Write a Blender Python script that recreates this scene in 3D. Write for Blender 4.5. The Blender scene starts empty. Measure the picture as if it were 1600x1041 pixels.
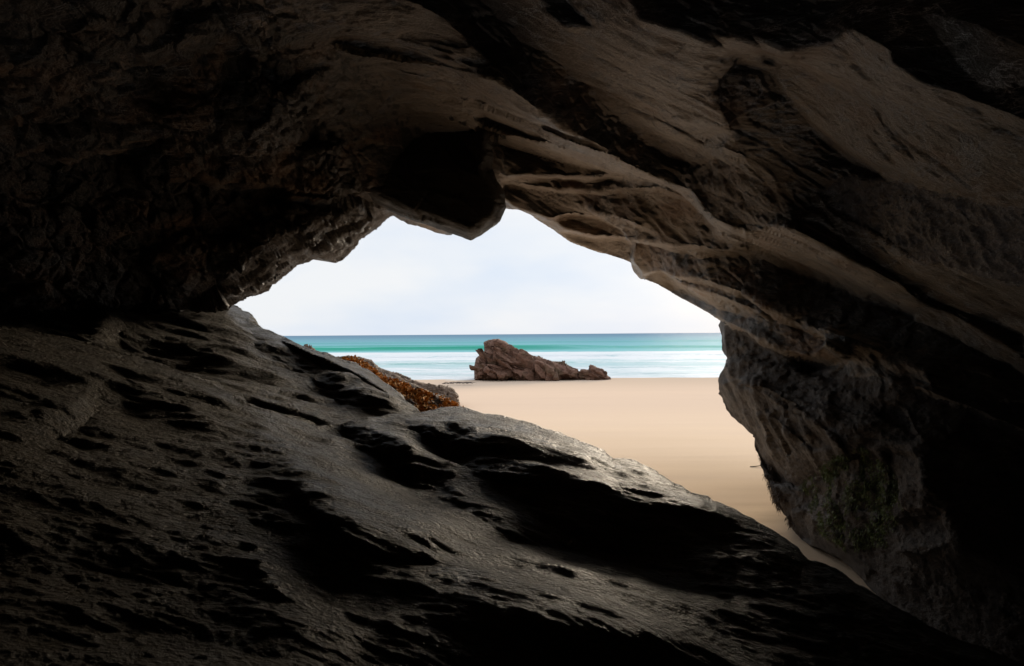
import bpy, math, random
import numpy as np
R = math.radians
SC = bpy.context.scene
random.seed(4); RNG = np.random.default_rng(11)

# ------------------------------------------------------------------ camera, world, sun, exposure
F = 889.0                                     # focal length in pixels of a 1600 px wide frame
CAM = np.array([0.0, 0.0, 2.5])
PITCH, ROLL = 0.0021, -0.0072
cd = bpy.data.cameras.new('camera'); cam = bpy.data.objects.new('camera', cd); SC.collection.objects.link(cam)
cd.sensor_fit = 'HORIZONTAL'; cd.sensor_width = 36.0; cd.lens = 36.0 * F / 1600.0
cd.clip_start = 0.05; cd.clip_end = 60000
fw = np.array([0, math.cos(PITCH), math.sin(PITCH)])
up0 = np.array([0, -math.sin(PITCH), math.cos(PITCH)]); rt0 = np.array([1.0, 0, 0])
rt = rt0 * math.cos(ROLL) + up0 * math.sin(ROLL); up = up0 * math.cos(ROLL) - rt0 * math.sin(ROLL)
from mathutils import Matrix
cam.matrix_world = Matrix(((rt[0], up[0], -fw[0], CAM[0]), (rt[1], up[1], -fw[1], CAM[1]), (rt[2], up[2], -fw[2], CAM[2]), (0, 0, 0, 1)))
SC.camera = cam

SUN_EL, SUN_AZ = 16.0, 24.5                  # azimuth from +Y towards +X
w = bpy.data.worlds.new("World"); SC.world = w; w.use_nodes = True
nt = w.node_tree; nt.nodes.clear()
def wn(t, **k):
    n = nt.nodes.new(t)
    for a, b in k.items(): setattr(n, a, b)
    return n
wo = wn('ShaderNodeOutputWorld'); bg = wn('ShaderNodeBackground'); sky = wn('ShaderNodeTexSky')
sky.sky_type = 'NISHITA'; sky.sun_disc = False; sky.sun_elevation = R(SUN_EL); sky.sun_rotation = R(SUN_AZ)
sky.dust_density = 2.0; sky.air_density = 1.0
tc = wn('ShaderNodeTexCoord'); mp = wn('ShaderNodeMapping'); mp.inputs['Scale'].default_value = (1.6, 1.6, 4.5)
no = wn('ShaderNodeTexNoise'); no.inputs['Scale'].default_value = 1.5; no.inputs['Detail'].default_value = 4
cr = wn('ShaderNodeValToRGB'); cr.color_ramp.elements[0].position = .36; cr.color_ramp.elements[1].position = .6
cr.color_ramp.elements[0].color = (4.5, 5.05, 5.85, 1); cr.color_ramp.elements[1].color = (5.5, 5.65, 5.85, 1)
mx = wn('ShaderNodeMix', data_type='RGBA'); mx.inputs['Factor'].default_value = .975
nt.links.new(tc.outputs['Generated'], mp.inputs['Vector']); nt.links.new(mp.outputs[0], no.inputs['Vector'])
nt.links.new(no.outputs[0], cr.inputs[0]); 
sxyz = wn('ShaderNodeSeparateXYZ'); nt.links.new(tc.outputs['Generated'], sxyz.inputs[0])   # an overcast dome is brighter overhead
mrz = wn('ShaderNodeMapRange'); nt.links.new(sxyz.outputs[2], mrz.inputs[0]); mrz.inputs[1].default_value = .2; mrz.inputs[2].default_value = .9; mrz.inputs[3].default_value = 1; mrz.inputs[4].default_value = 1.55
vm = wn('ShaderNodeVectorMath', operation='SCALE'); nt.links.new(cr.outputs[0], vm.inputs[0]); nt.links.new(mrz.outputs[0], vm.inputs['Scale']); nt.links.new(vm.outputs[0], mx.inputs['B']); nt.links.new(sky.outputs[0], mx.inputs['A'])
nt.links.new(mx.outputs['Result'], bg.inputs[0]); bg.inputs[1].default_value = 0.083
nt.links.new(bg.outputs[0], wo.inputs[0])

sd = bpy.data.lights.new('sun', 'SUN'); sd.energy = 2.0; sd.angle = R(20); sd.color = (1, .85, .66)
sun = bpy.data.objects.new('sun', sd); SC.collection.objects.link(sun); sun.location = (0, 20, 30)
from mathutils import Vector
sdir = Vector((math.sin(R(SUN_AZ)) * math.cos(R(SUN_EL)), math.cos(R(SUN_AZ)) * math.cos(R(SUN_EL)), math.sin(R(SUN_EL))))
sun.rotation_euler = sdir.to_track_quat('Z', 'Y').to_euler()

vs = SC.view_settings
vs.view_transform = 'Standard'; vs.look = 'None'; vs.gamma = 1; vs.use_curve_mapping = False; vs.exposure = 0.95
SC.render.engine = 'CYCLES'; cy = SC.cycles
cy.use_denoising = True; cy.denoiser = 'OPENIMAGEDENOISE'; cy.max_bounces = 8; cy.diffuse_bounces = 6; cy.glossy_bounces = 3
cy.sample_clamp_indirect = 4.0; cy.use_adaptive_sampling = False

# ------------------------------------------------------------------ numpy helpers
perm = RNG.permutation(256).astype(np.int64); perm = np.concatenate([perm, perm, perm])
G = RNG.normal(size=(256, 3)); G /= np.linalg.norm(G, axis=1)[:, None]
CP = RNG.random((256, 3)); CT = RNG.normal(size=(256, 3)) * np.array([1, 1, 1]); CH = RNG.random(256)
def hsh(x, y, z): return perm[perm[perm[x & 255] + (y & 255)] + (z & 255)]
def perlin(p):
    i = np.floor(p).astype(np.int64); f = p - i; u = f * f * f * (f * (f * 6 - 15) + 10)
    def g(a, b, c):
        gr = G[hsh(i[:, 0] + a, i[:, 1] + b, i[:, 2] + c)]
        return gr[:, 0] * (f[:, 0] - a) + gr[:, 1] * (f[:, 1] - b) + gr[:, 2] * (f[:, 2] - c)
    L = lambda a, b, t: a + (b - a) * t
    x0 = L(L(g(0, 0, 0), g(1, 0, 0), u[:, 0]), L(g(0, 1, 0), g(1, 1, 0), u[:, 0]), u[:, 1])
    x1 = L(L(g(0, 0, 1), g(1, 0, 1), u[:, 0]), L(g(0, 1, 1), g(1, 1, 1), u[:, 0]), u[:, 1])
    return L(x0, x1, u[:, 2]) * 1.6
GS = [None]                                   # shape of the grid being displaced: detail finer than its cells is left out
def cell(q):
    q = q.reshape(GS[0] + (-1,)); d = np.zeros(GS[0])
    dx = np.abs(np.diff(q, axis=1)).max(-1); dy = np.abs(np.diff(q, axis=0)).max(-1)
    d[:, 1:] = dx; d[:, :-1] = np.maximum(d[:, :-1], dx); d[1:] = np.maximum(d[1:], dy); d[:-1] = np.maximum(d[:-1], dy); return d.ravel()
def fbm(p, o=4, sc=(1, 1, 1), seed=0, g=.5, ridged=False):
    p = np.asarray(p) * np.array(sc) + seed * 17.31; a = 1.0; s = 0; t = 0; c = cell(p) if GS[0] else None
    for k in range(o):
        n = perlin(p)
        if c is not None: n = n * (1 - sstep(.32, .75, c * 2.03 ** k))
        if ridged: n = 1 - 2 * np.abs(n)
        s = s + a * n; t += a; a *= g; p = p * 2.03 + 5.7
    return s / t
def blocky(p, sc=(1, 1, 1), seed=0, tilt=1.0, ck=.35):
    """faceted noise: every cell a plane of its own tilt and height"""
    p = np.asarray(p) * np.array(sc) + seed * 9.7; lod = 1 - sstep(.3, .65, cell(p)) if GS[0] else 1.0
    i = np.floor(p).astype(np.int64); best = np.full(len(p), 9e9); val = np.zeros(len(p)); sec = np.full(len(p), 9e9)
    for a in (-1, 0, 1):
        for b in (-1, 0, 1):
            for c in (-1, 0, 1):
                h = hsh(i[:, 0] + a, i[:, 1] + b, i[:, 2] + c)
                q = p - (i + np.array([a, b, c])) - CP[h]
                d = (q * q).sum(1); v = tilt * (q * CT[h]).sum(1) * .5 + CH[h] - .5
                m = d < best
                sec = np.where(m, best, np.minimum(sec, d)); val = np.where(m, v, val); best = np.where(m, d, best)
    crack = np.clip((np.sqrt(sec) - np.sqrt(best)) * 7, 0, 1)
    return (val - (1 - crack) * ck) * lod
def sstep(a, b, x):
    t = np.clip((x - a) / (b - a), 0, 1); return t * t * (3 - 2 * t)
def terrace(t, k, sharp=.8):
    v = t * k; f = np.floor(v); u = v - f
    if GS[0]: sharp = np.clip(1 - 2.6 * cell(v), 0, sharp)
    w_ = np.clip((u - sharp) / (1 - sharp), 0, 1); return (f + w_ * w_ * (3 - 2 * w_)) / k
BL = np.array([.88, 0, -.475]); BY = np.array([.05, 1, 0]); BN = np.array([.475, 0, .88])
def bed(P): return np.stack([P @ BL, P @ BY, P @ BN], 1)

def rays(px, py):
    a = (np.asarray(px, float) - 800) / F; b = (520.5 - np.asarray(py, float)) / F
    d = a[..., None] * rt + b[..., None] * up + fw
    return d / d[..., 1:2]
def at(px, py, Y): return CAM + rays(px, py) * Y
def sdist(px, py, poly):
    """signed distance to a polygon (negative inside) and nearest point on it"""
    P = np.array(poly, float); Q = np.roll(P, -1, 0)
    best = np.full(px.shape, 1e18); nx = np.zeros(px.shape); ny = np.zeros(px.shape); ins = np.zeros(px.shape, bool)
    for (x0, y0), (x1, y1) in zip(P, Q):
        dx, dy = x1 - x0, y1 - y0; L = dx * dx + dy * dy + 1e-12
        t = np.clip(((px - x0) * dx + (py - y0) * dy) / L, 0, 1)
        cx, cy_ = x0 + t * dx, y0 + t * dy; d = (px - cx) ** 2 + (py - cy_) ** 2
        m = d < best; best[m] = d[m]; nx[m] = cx[m]; ny[m] = cy_[m]
        c = ((y0 > py) != (y1 > py)) & (px < (x1 - x0) * (py - y0) / (y1 - y0 + 1e-12) + x0); ins ^= c
    d = np.sqrt(best); return np.where(ins, -d, d), nx, ny
def mdist(px, py, poly, pad):
    """sdist only near the polygon's box"""
    P = np.array(poly, float); s = np.full(px.shape, 1e4); x0, y0 = P.min(0) - pad; x1, y1 = P.max(0) + pad
    m = (px > x0) & (px < x1) & (py > y0) & (py < y1)
    if m.any(): s[m] = sdist(px[m], py[m], poly)[0]
    return s
def rough(poly, amp, step=5, seed=1, closed=True):
    P = np.array(poly, float); n = len(P); out = []
    for i in range(n if closed else n - 1):
        a, b = P[i], P[(i + 1) % n]; L = np.linalg.norm(b - a)
        if min(a[0], b[0]) < -60 or max(a[0], b[0]) > 1700 or max(a[1], b[1]) > 1100: k = 1
        else: k = max(1, int(L / step))
        for j in range(k): out.append(a + (b - a) * j / k)
    if not closed: out.append(P[-1])
    out = np.array(out); A = amp(out) if callable(amp) else amp
    q = np.concatenate([out / 26.0, np.full((len(out), 1), seed * 3.3)], 1)
    o = np.stack([fbm(q, 4, seed=seed, g=.62), fbm(q, 4, seed=seed + 5, g=.62)], 1)
    return out + o * (np.asarray(A).reshape(-1, 1) if np.ndim(A) else A) * 2.2

def solve(g_x, g_y, q0, lam, wx, wy, iters=400, x0=None):
    """depth from slopes: least squares on the grid with a weak pull to the coarse shape"""
    b = lam * q0
    g_x = g_x * wx; g_y = g_y * wy; b[:, 1:] += g_x; b[:, :-1] -= g_x; b[1:] += g_y; b[:-1] -= g_y
    def A(q):
        r = lam * q; dx = wx * (q[:, 1:] - q[:, :-1]); dy = wy * (q[1:] - q[:-1])
        r[:, 1:] += dx; r[:, :-1] -= dx; r[1:] += dy; r[:-1] -= dy
        return r
    x = (q0 if x0 is None else x0).copy(); r = b - A(x); p = r.copy(); rs = (r * r).sum()
    for _ in range(iters):
        Ap = A(p); al = rs / (p * Ap).sum(); x += al * p; r -= al * Ap; rn = (r * r).sum()
        if rn < 1e-9: break
        p = r + p * (rn / rs); rs = rn
    return x
def unit(v): v = np.asarray(v, float); return v / np.linalg.norm(v, axis=-1, keepdims=True)

def sculpt(xs, ys, base, feats, ell, mind=.09, hold=None, steps=True):
    """base: (depth, normal) fields; feats: (polygon, normal, softness, opacity) painted in order"""
    px, py = np.meshgrid(xs, ys); D = rays(px, py); Y0, N = base(px, py, D); Wt = np.ones(px.shape)
    q = np.stack([px, py, 0 * px], -1).reshape(-1, 3) / np.array([30.0, 22, 1])
    wx = px + 2.2 * fbm(q, 4, seed=71, g=.6).reshape(px.shape); wy = py + 2.2 * fbm(q, 4, seed=72, g=.6).reshape(px.shape)
    for poly, n, soft, op in feats:
        s = mdist(wx, wy, poly, soft + 2); m = (op * (1 - sstep(-soft, soft, s)))[..., None]
        N = N * (1 - m) + unit(n) * m
        if soft <= 5 and steps: Wt = np.minimum(Wt, .12 + .88 * sstep(1.2, 4.5, np.abs(s)))   # a rock edge: the depth may step here
    N = unit(N)
    def g(Na, Nb, Da, Db):
        n = unit(Na + Nb); return np.log(np.maximum(-(n * Da).sum(-1), mind)) - np.log(np.maximum(-(n * Db).sum(-1), mind))
    gx = g(N[:, :-1], N[:, 1:], D[:, :-1], D[:, 1:]); gy = g(N[:-1], N[1:], D[:-1], D[1:])
    wex = np.minimum(Wt[:, 1:], Wt[:, :-1]); wey = np.minimum(Wt[1:], Wt[:-1])
    q0 = np.log(Y0); x0 = None; h, w_ = q0.shape; lam = np.full(q0.shape, 1.0 / ell ** 2)
    if hold is not None:
        hs, hy, m2 = hold(px, py); m = 1 - sstep(-4, 4, hs); q0 = q0 * (1 - m) + np.log(hy) * m; lam = lam + m / 25 ** 2 + m2 / 110 ** 2
    for k in (16, 4, 1):                      # coarse to fine
        H = (h - 1) // k * k; W = (w_ - 1) // k * k
        gxs = gx[:H + 1:k, :W].reshape(H // k + 1, W // k, k).sum(2); gys = gy[:H, :W + 1:k].reshape(H // k, k, W // k + 1).sum(1)
        qs = q0[:H + 1:k, :W + 1:k]
        if x0 is not None:
            iy = np.linspace(0, x0.shape[0] - 1, qs.shape[0]); ix = np.linspace(0, x0.shape[1] - 1, qs.shape[1])
            t_ = np.stack([np.interp(ix, np.arange(x0.shape[1]), row) for row in x0]); x0 = np.stack([np.interp(iy, np.arange(x0.shape[0]), c) for c in t_.T], 1)
        wxs = wex[:H + 1:k, :W].reshape(H // k + 1, W // k, k).mean(2) ** 1.5; wys = wey[:H, :W + 1:k].reshape(H // k, k, W // k + 1).mean(1) ** 1.5
        x0 = solve(gxs, gys, qs, lam[:H + 1:k, :W + 1:k] * k * k, wxs if k > 1 else wex, wys if k > 1 else wey, 500 if k > 1 else 220, x0)
    q = x0
    return px, py, D, np.exp(q)
def plane_depth(n, c, D, far):
    n = np.asarray(n, float); num = c - n @ CAM; den = (D * n).sum(-1)
    Y = np.where(den * np.sign(num) > 1e-3, num / np.where(np.abs(den) < 1e-3, 1e-3, den), far)
    return np.clip(Y, .3, far)
def grid_normals(P):
    dx = np.gradient(P, axis=1); dy = np.gradient(P, axis=0); n = np.cross(dx, dy); n /= np.linalg.norm(n, axis=-1, keepdims=True) + 1e-12
    v = P - CAM; s = np.sign((n * v).sum(-1, keepdims=True)); return -n * np.where(s == 0, 1, s)

def to_mesh(name, V, Fq, mat, origin=None, smooth=True, parent=None):
    V = np.asarray(V, float); origin = V.mean(0) if origin is None else np.asarray(origin, float)
    me = bpy.data.meshes.new(name); F4 = np.asarray(Fq, np.int64)
    me.vertices.add(len(V)); me.vertices.foreach_set('co', (V - origin).astype(np.float32).ravel())
    k = F4.shape[1]
    me.loops.add(F4.size); me.loops.foreach_set('vertex_index', F4.ravel().astype(np.int32))
    me.polygons.add(len(F4)); me.polygons.foreach_set('loop_start', (np.arange(len(F4)) * k).astype(np.int32))
    me.polygons.foreach_set('use_smooth', np.full(len(F4), smooth)); me.update(); me.validate()
    me.materials.append(mat)
    o = bpy.data.objects.new(name, me); SC.collection.objects.link(o)
    if parent is not None: o.parent = parent; o.location = Vector(origin) - parent.location
    else: o.location = origin
    return o
def tag(o, label=None, cat=None, group=None, kind=None):
    if label: o['label'] = label
    if cat: o['category'] = cat
    if group: o['group'] = group
    if kind: o['kind'] = kind
    return o
def compact(V, Fq):
    u, inv = np.unique(Fq.ravel(), return_inverse=True); return V[u], inv.reshape(Fq.shape)
def grid_faces(h, w_):
    i = np.arange(h * w_).reshape(h, w_); return np.stack([i[:-1, :-1], i[1:, :-1], i[1:, 1:], i[:-1, 1:]], -1)   # (h-1, w-1, 4)
def cut(px, py, keep_s, nx, ny, cell):
    """vertices within about a cell of the outline slide onto it; returns moved px, py and the inside mask"""
    near = np.abs(keep_s) < cell; px = np.where(near, nx, px); py = np.where(near, ny, py)
    return px, py, (keep_s < 0) | near
def boundary(Fq):
    e = np.concatenate([Fq[:, [0, 1]], Fq[:, [1, 2]], Fq[:, [2, 3]], Fq[:, [3, 0]]]); key = np.sort(e, 1)
    u, idx, cnt = np.unique(key, axis=0, return_index=True, return_counts=True); return e[idx[cnt == 1]]
def skirt(V, Fq, edges, offs):
    """rings of quads from the given border edges; offs: list of functions index array -> positions"""
    vs_ = np.unique(edges); mp_ = {v: i for i, v in enumerate(vs_)}; prev = vs_; out = [V]; newF = [Fq]; n = len(V)
    E = np.array([[mp_[a], mp_[b]] for a, b in edges])
    for f in offs:
        ids = n + np.arange(len(vs_)); out.append(f(vs_)); n += len(vs_)
        newF.append(np.stack([prev[E[:, 1]], prev[E[:, 0]], ids[E[:, 0]], ids[E[:, 1]]], 1)); prev = ids
    return np.concatenate(out), np.concatenate(newF)
def stretched(a, b, st, lo, hi, n=26):
    m = np.arange(a, b + st, st); t = np.linspace(0, 1, n + 1)[1:]
    return np.concatenate([(a - (a - lo) * t ** 2.2 - st * t * 6)[::-1], m, b + (hi - b) * t ** 2.2 + st * t * 6])

# ------------------------------------------------------------------ materials
class NT:
    def __init__(s, name):
        s.m = bpy.data.materials.new(name); s.m.use_nodes = True; s.t = s.m.node_tree; s.t.nodes.clear()
        s.out = s.n('ShaderNodeOutputMaterial'); s.p = s.n('ShaderNodeBsdfPrincipled'); s.l(s.p.outputs[0], s.out.inputs[0])
        s.pos = s.n('ShaderNodeNewGeometry').outputs['Position']
    def n(s, t, **k):
        n = s.t.nodes.new(t)
        for a, b in k.items(): setattr(n, a, b)
        return n
    def l(s, a, b): s.t.links.new(a, b)
    def set(s, node, key, v):
        if hasattr(v, 'is_output'): s.l(v, node.inputs[key])
        else: node.inputs[key].default_value = v
    def map(s, sc, rot=(0, 0, 0), loc=(0, 0, 0)):
        n = s.n('ShaderNodeMapping'); s.l(s.pos, n.inputs[0]); n.inputs['Scale'].default_value = sc
        n.inputs['Rotation'].default_value = rot; n.inputs['Location'].default_value = loc; return n.outputs[0]
    def noise(s, vec, scale, detail=4, rough=.55, dist=0):
        n = s.n('ShaderNodeTexNoise'); s.l(vec, n.inputs['Vector']); n.inputs['Scale'].default_value = scale
        n.inputs['Detail'].default_value = detail; n.inputs['Roughness'].default_value = rough; n.inputs['Distortion'].default_value = dist
        return n.outputs[0]
    def voro(s, vec, scale, feature='F1'):
        n = s.n('ShaderNodeTexVoronoi', feature=feature); s.l(vec, n.inputs['Vector']); n.inputs['Scale'].default_value = scale; return n.outputs[0]
    def ramp(s, f, stops):
        n = s.n('ShaderNodeValToRGB'); s.l(f, n.inputs[0]); e = n.color_ramp.elements
        while len(e) < len(stops): e.new(.5)
        for i, (p_, c) in enumerate(stops):
            e[i].position = p_; e[i].color = (c if isinstance(c, tuple) else (c, c, c)) + (1,)
        return n.outputs[0]
    def mix(s, f, a, b, bt='MIX'):
        n = s.n('ShaderNodeMix', data_type='RGBA', blend_type=bt)
        for k, v in (('Factor', f), ('A', a), ('B', b)):
            if isinstance(v, tuple): v = v + (1,)
            s.set(n, k, v)
        return n.outputs['Result']
    def math(s, op, a, b=0.0, c=None):
        n = s.n('ShaderNodeMath', operation=op); s.set(n, 0, a); s.set(n, 1, b)
        if c is not None: s.set(n, 2, c)
        return n.outputs[0]
    def bump(s, h, strength, dist, prev=None):
        n = s.n('ShaderNodeBump'); n.inputs['Strength'].default_value = strength; n.inputs['Distance'].default_value = dist
        s.l(h, n.inputs['Height'])
        if prev is not None: s.l(prev, n.inputs['Normal'])
        return n.outputs[0]
BROT = (0, R(28.4), 0)
def rock_mat(name, c1, c2, c3, rgh=(.45, .75), streak=1.0, grain=1.0, stain=None, spec=.5, tint=(1, .88, .72), blotch=None, left=None, crack=.6, scale=True):
    """bedded rock: streaks along the dip, grain, darker veins"""
    t = NT(name)
    vb = t.map((.55, 1.9, 3.2), rot=BROT); v1 = t.map((1, 1, 1))
    big = t.noise(vb, .9, 5, .6, .3); st = t.noise(vb, 7, 6, .65); fine = t.noise(v1, 38, 5, .65); mid = t.noise(v1, 5, 6, .6)
    col = t.mix(t.ramp(big, [(.32, 0.0), (.68, 1.0)]), c1, c2)
    col = t.mix(t.ramp(st, [(.42, 0.0), (.66, .8)]), col, c3)
    col = t.mix(t.ramp(fine, [(.3, .55), (.6, 0.0)]), col, tuple(x * .45 for x in c1))
    if left:                                  # darker, damper rock towards the left; colour lowered further to paint in dimness
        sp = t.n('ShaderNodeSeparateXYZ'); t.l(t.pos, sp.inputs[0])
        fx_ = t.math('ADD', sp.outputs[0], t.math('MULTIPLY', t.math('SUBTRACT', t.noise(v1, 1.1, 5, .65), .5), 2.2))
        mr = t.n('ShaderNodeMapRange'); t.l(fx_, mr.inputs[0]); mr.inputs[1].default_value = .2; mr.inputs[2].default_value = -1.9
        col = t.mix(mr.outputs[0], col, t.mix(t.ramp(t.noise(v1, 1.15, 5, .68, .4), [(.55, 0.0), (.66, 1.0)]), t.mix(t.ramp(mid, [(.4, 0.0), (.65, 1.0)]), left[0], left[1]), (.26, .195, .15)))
    cn = t.noise(t.map((.45, 2.6, 4.2), rot=BROT), 1.1, 6, .6, .5); cm = t.ramp(t.noise(v1, 1.7, 3), [(.42, 0.0), (.55, 1.0)])
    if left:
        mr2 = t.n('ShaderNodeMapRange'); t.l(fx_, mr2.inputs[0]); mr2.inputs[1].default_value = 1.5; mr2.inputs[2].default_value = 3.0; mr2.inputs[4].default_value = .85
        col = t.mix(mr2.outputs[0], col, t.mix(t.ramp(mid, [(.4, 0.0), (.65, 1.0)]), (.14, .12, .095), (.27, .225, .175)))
    if left:                                  # shade painted darker on faces across the beds; bed surfaces stay pale
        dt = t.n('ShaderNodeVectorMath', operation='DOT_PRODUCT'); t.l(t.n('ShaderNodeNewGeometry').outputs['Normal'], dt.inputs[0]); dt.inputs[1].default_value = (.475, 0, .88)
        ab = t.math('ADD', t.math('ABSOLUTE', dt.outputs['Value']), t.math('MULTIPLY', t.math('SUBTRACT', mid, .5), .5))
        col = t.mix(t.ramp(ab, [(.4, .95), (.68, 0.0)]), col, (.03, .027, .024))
    ck = t.ramp(t.math('ABSOLUTE', t.math('SUBTRACT', cn, .5)), [(0.0, 0.0), (.012, 1.0)]); ck = t.math('SUBTRACT', 1.0, t.math('MULTIPLY', t.math('SUBTRACT', 1.0, ck), cm))
    c2n = t.noise(t.map((.7, 4.5, 7), rot=BROT, loc=(3, 1, 2)), 1.5, 5, .6, .4); c2m = t.ramp(t.noise(v1, 2.6, 3), [(.48, 0.0), (.6, 1.0)])
    ck2 = t.math('MULTIPLY', t.math('SUBTRACT', 1.0, t.ramp(t.math('ABSOLUTE', t.math('SUBTRACT', c2n, .47)), [(0.0, 0.0), (.014, 1.0)])), c2m); ck = t.math('MULTIPLY', ck, t.math('SUBTRACT', 1.0, ck2))
    if crack: col = t.mix(t.math('MULTIPLY', t.math('SUBTRACT', 1.0, ck), crack), col, tuple(x * .25 for x in c1))
    if stain: col = t.mix(t.ramp(t.noise(v1, 1.3, 5, .6, .6), [(.52, 0.0), (.7, .75)]), col, stain)
    if blotch: col = t.mix(t.ramp(t.noise(v1, 9, 6, .7), [(.55, 0.0), (.7, .7)]), col, blotch)
    t.set(t.p, 'Base Color', col)
    t.set(t.p, 'Roughness', t.ramp(mid, [(.35, rgh[0]), (.65, rgh[1])])); t.p.inputs['Specular IOR Level'].default_value = spec; t.p.inputs['Specular Tint'].default_value = tint + (1,)
    vc = t.map((.5, 2.2, 3.6), rot=BROT)
    b = t.bump(t.noise(vc, 6, 8, .68, .4), .9 * streak, .05)
    if crack: b = t.bump(ck, .9, .03, b); b = t.bump(t.noise(t.map((1.0, 5, 8), rot=BROT), 6, 8, .72, .3), .7 * streak, .022, b)
    b = t.bump(t.noise(v1, 10, 6, .72), .8, .022 * grain, b)
    b = t.bump(t.noise(v1, 30, 6, .7), .9, .011 * grain, b)
    if scale: b = t.bump(t.voro(t.map((1.2, 3, 4), rot=BROT), 22), .5, .01, b)
    else: b = t.bump(t.noise(v1, 75, 4, .75), .9, .008, b)
    t.l(b, t.p.inputs['Normal']); return t.m
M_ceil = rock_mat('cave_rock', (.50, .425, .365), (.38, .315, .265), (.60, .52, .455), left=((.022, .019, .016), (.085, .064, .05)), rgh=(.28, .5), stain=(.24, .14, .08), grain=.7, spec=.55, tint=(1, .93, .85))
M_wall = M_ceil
M_wet = rock_mat('wet_rock', (.10, .08, .07), (.15, .12, .10), (.2, .17, .15), rgh=(.12, .35), grain=1.8, spec=.9, streak=1.3)
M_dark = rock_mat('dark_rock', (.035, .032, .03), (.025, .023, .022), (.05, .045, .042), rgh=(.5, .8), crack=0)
M_back = rock_mat('back_rock', (.05, .045, .04), (.035, .03, .026), (.09, .08, .07))
M_crag = rock_mat('crag_rock', (.10, .088, .08), (.16, .145, .135), (.25, .225, .215), rgh=(.3, .6), grain=1.3, streak=1.2)
M_butt = rock_mat('buttress_rock', (.055, .045, .042), (.08, .068, .062), (.125, .108, .1), rgh=(.4, .7), grain=1.3, streak=1.2, blotch=(.03, .026, .03))
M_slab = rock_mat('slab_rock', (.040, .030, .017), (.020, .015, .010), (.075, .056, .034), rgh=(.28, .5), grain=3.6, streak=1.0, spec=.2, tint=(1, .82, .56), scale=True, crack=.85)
M_stack = rock_mat('stack_rock', (.15, .075, .052), (.20, .11, .078), (.25, .155, .118), rgh=(.7, .9), grain=1.0, streak=1.2, spec=.2, stain=(.10, .08, .045))
M_brown = rock_mat('brown_rock', (.11, .07, .048), (.15, .098, .066), (.2, .145, .11), spec=.15, rgh=(.5, .8), grain=1.3, streak=1.0, blotch=(.08, .06, .05))

def sand_mat():
    t = NT('beach_sand'); v = t.map((1, 1, 1)); vl = t.map((.12, 1, 1))
    col = t.mix(t.ramp(t.noise(vl, .35, 4, .6), [(.35, 0.0), (.65, 1.0)]), (.79, .61, .43), (.76, .58, .40))
    col = t.mix(t.ramp(t.noise(t.map((.05, 1, 1)), 1.1, 3, .5), [(.45, 0.0), (.7, .5)]), col, (.75, .58, .43))
    col = t.mix(t.ramp(t.noise(v, 260, 2, .6), [(.35, .25), (.6, 0.0)]), col, (.36, .26, .18))
    sep = t.n('ShaderNodeSeparateXYZ'); t.l(t.pos, sep.inputs[0])
    far = t.n('ShaderNodeMapRange'); t.l(sep.outputs[1], far.inputs[0]); far.inputs[1].default_value = 9; far.inputs[2].default_value = 20  # damper tone seaward; near sand coloured lighter to offset the roof's shade
    wet = t.n('ShaderNodeMapRange'); t.l(sep.outputs[2], wet.inputs[0]); wet.inputs[1].default_value = -.02; wet.inputs[2].default_value = -.14
    t.set(t.p, 'Base Color', t.mix(wet.outputs[0], t.mix(far.outputs[0], col, (.60, .46, .35)), (.5, .39, .30)))
    rr = t.n('ShaderNodeMapRange'); t.l(wet.outputs[0], rr.inputs[0]); rr.inputs[3].default_value = .85; rr.inputs[4].default_value = .5
    t.l(rr.outputs[0], t.p.inputs['Roughness']); t.p.inputs['Specular IOR Level'].default_value = 0
    b = t.bump(t.noise(vl, 3, 5, .6), .25, .03); b = t.bump(t.noise(v, 90, 3, .6), .25, .004, b)
    t.l(b, t.p.inputs['Normal']); return t.m
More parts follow.
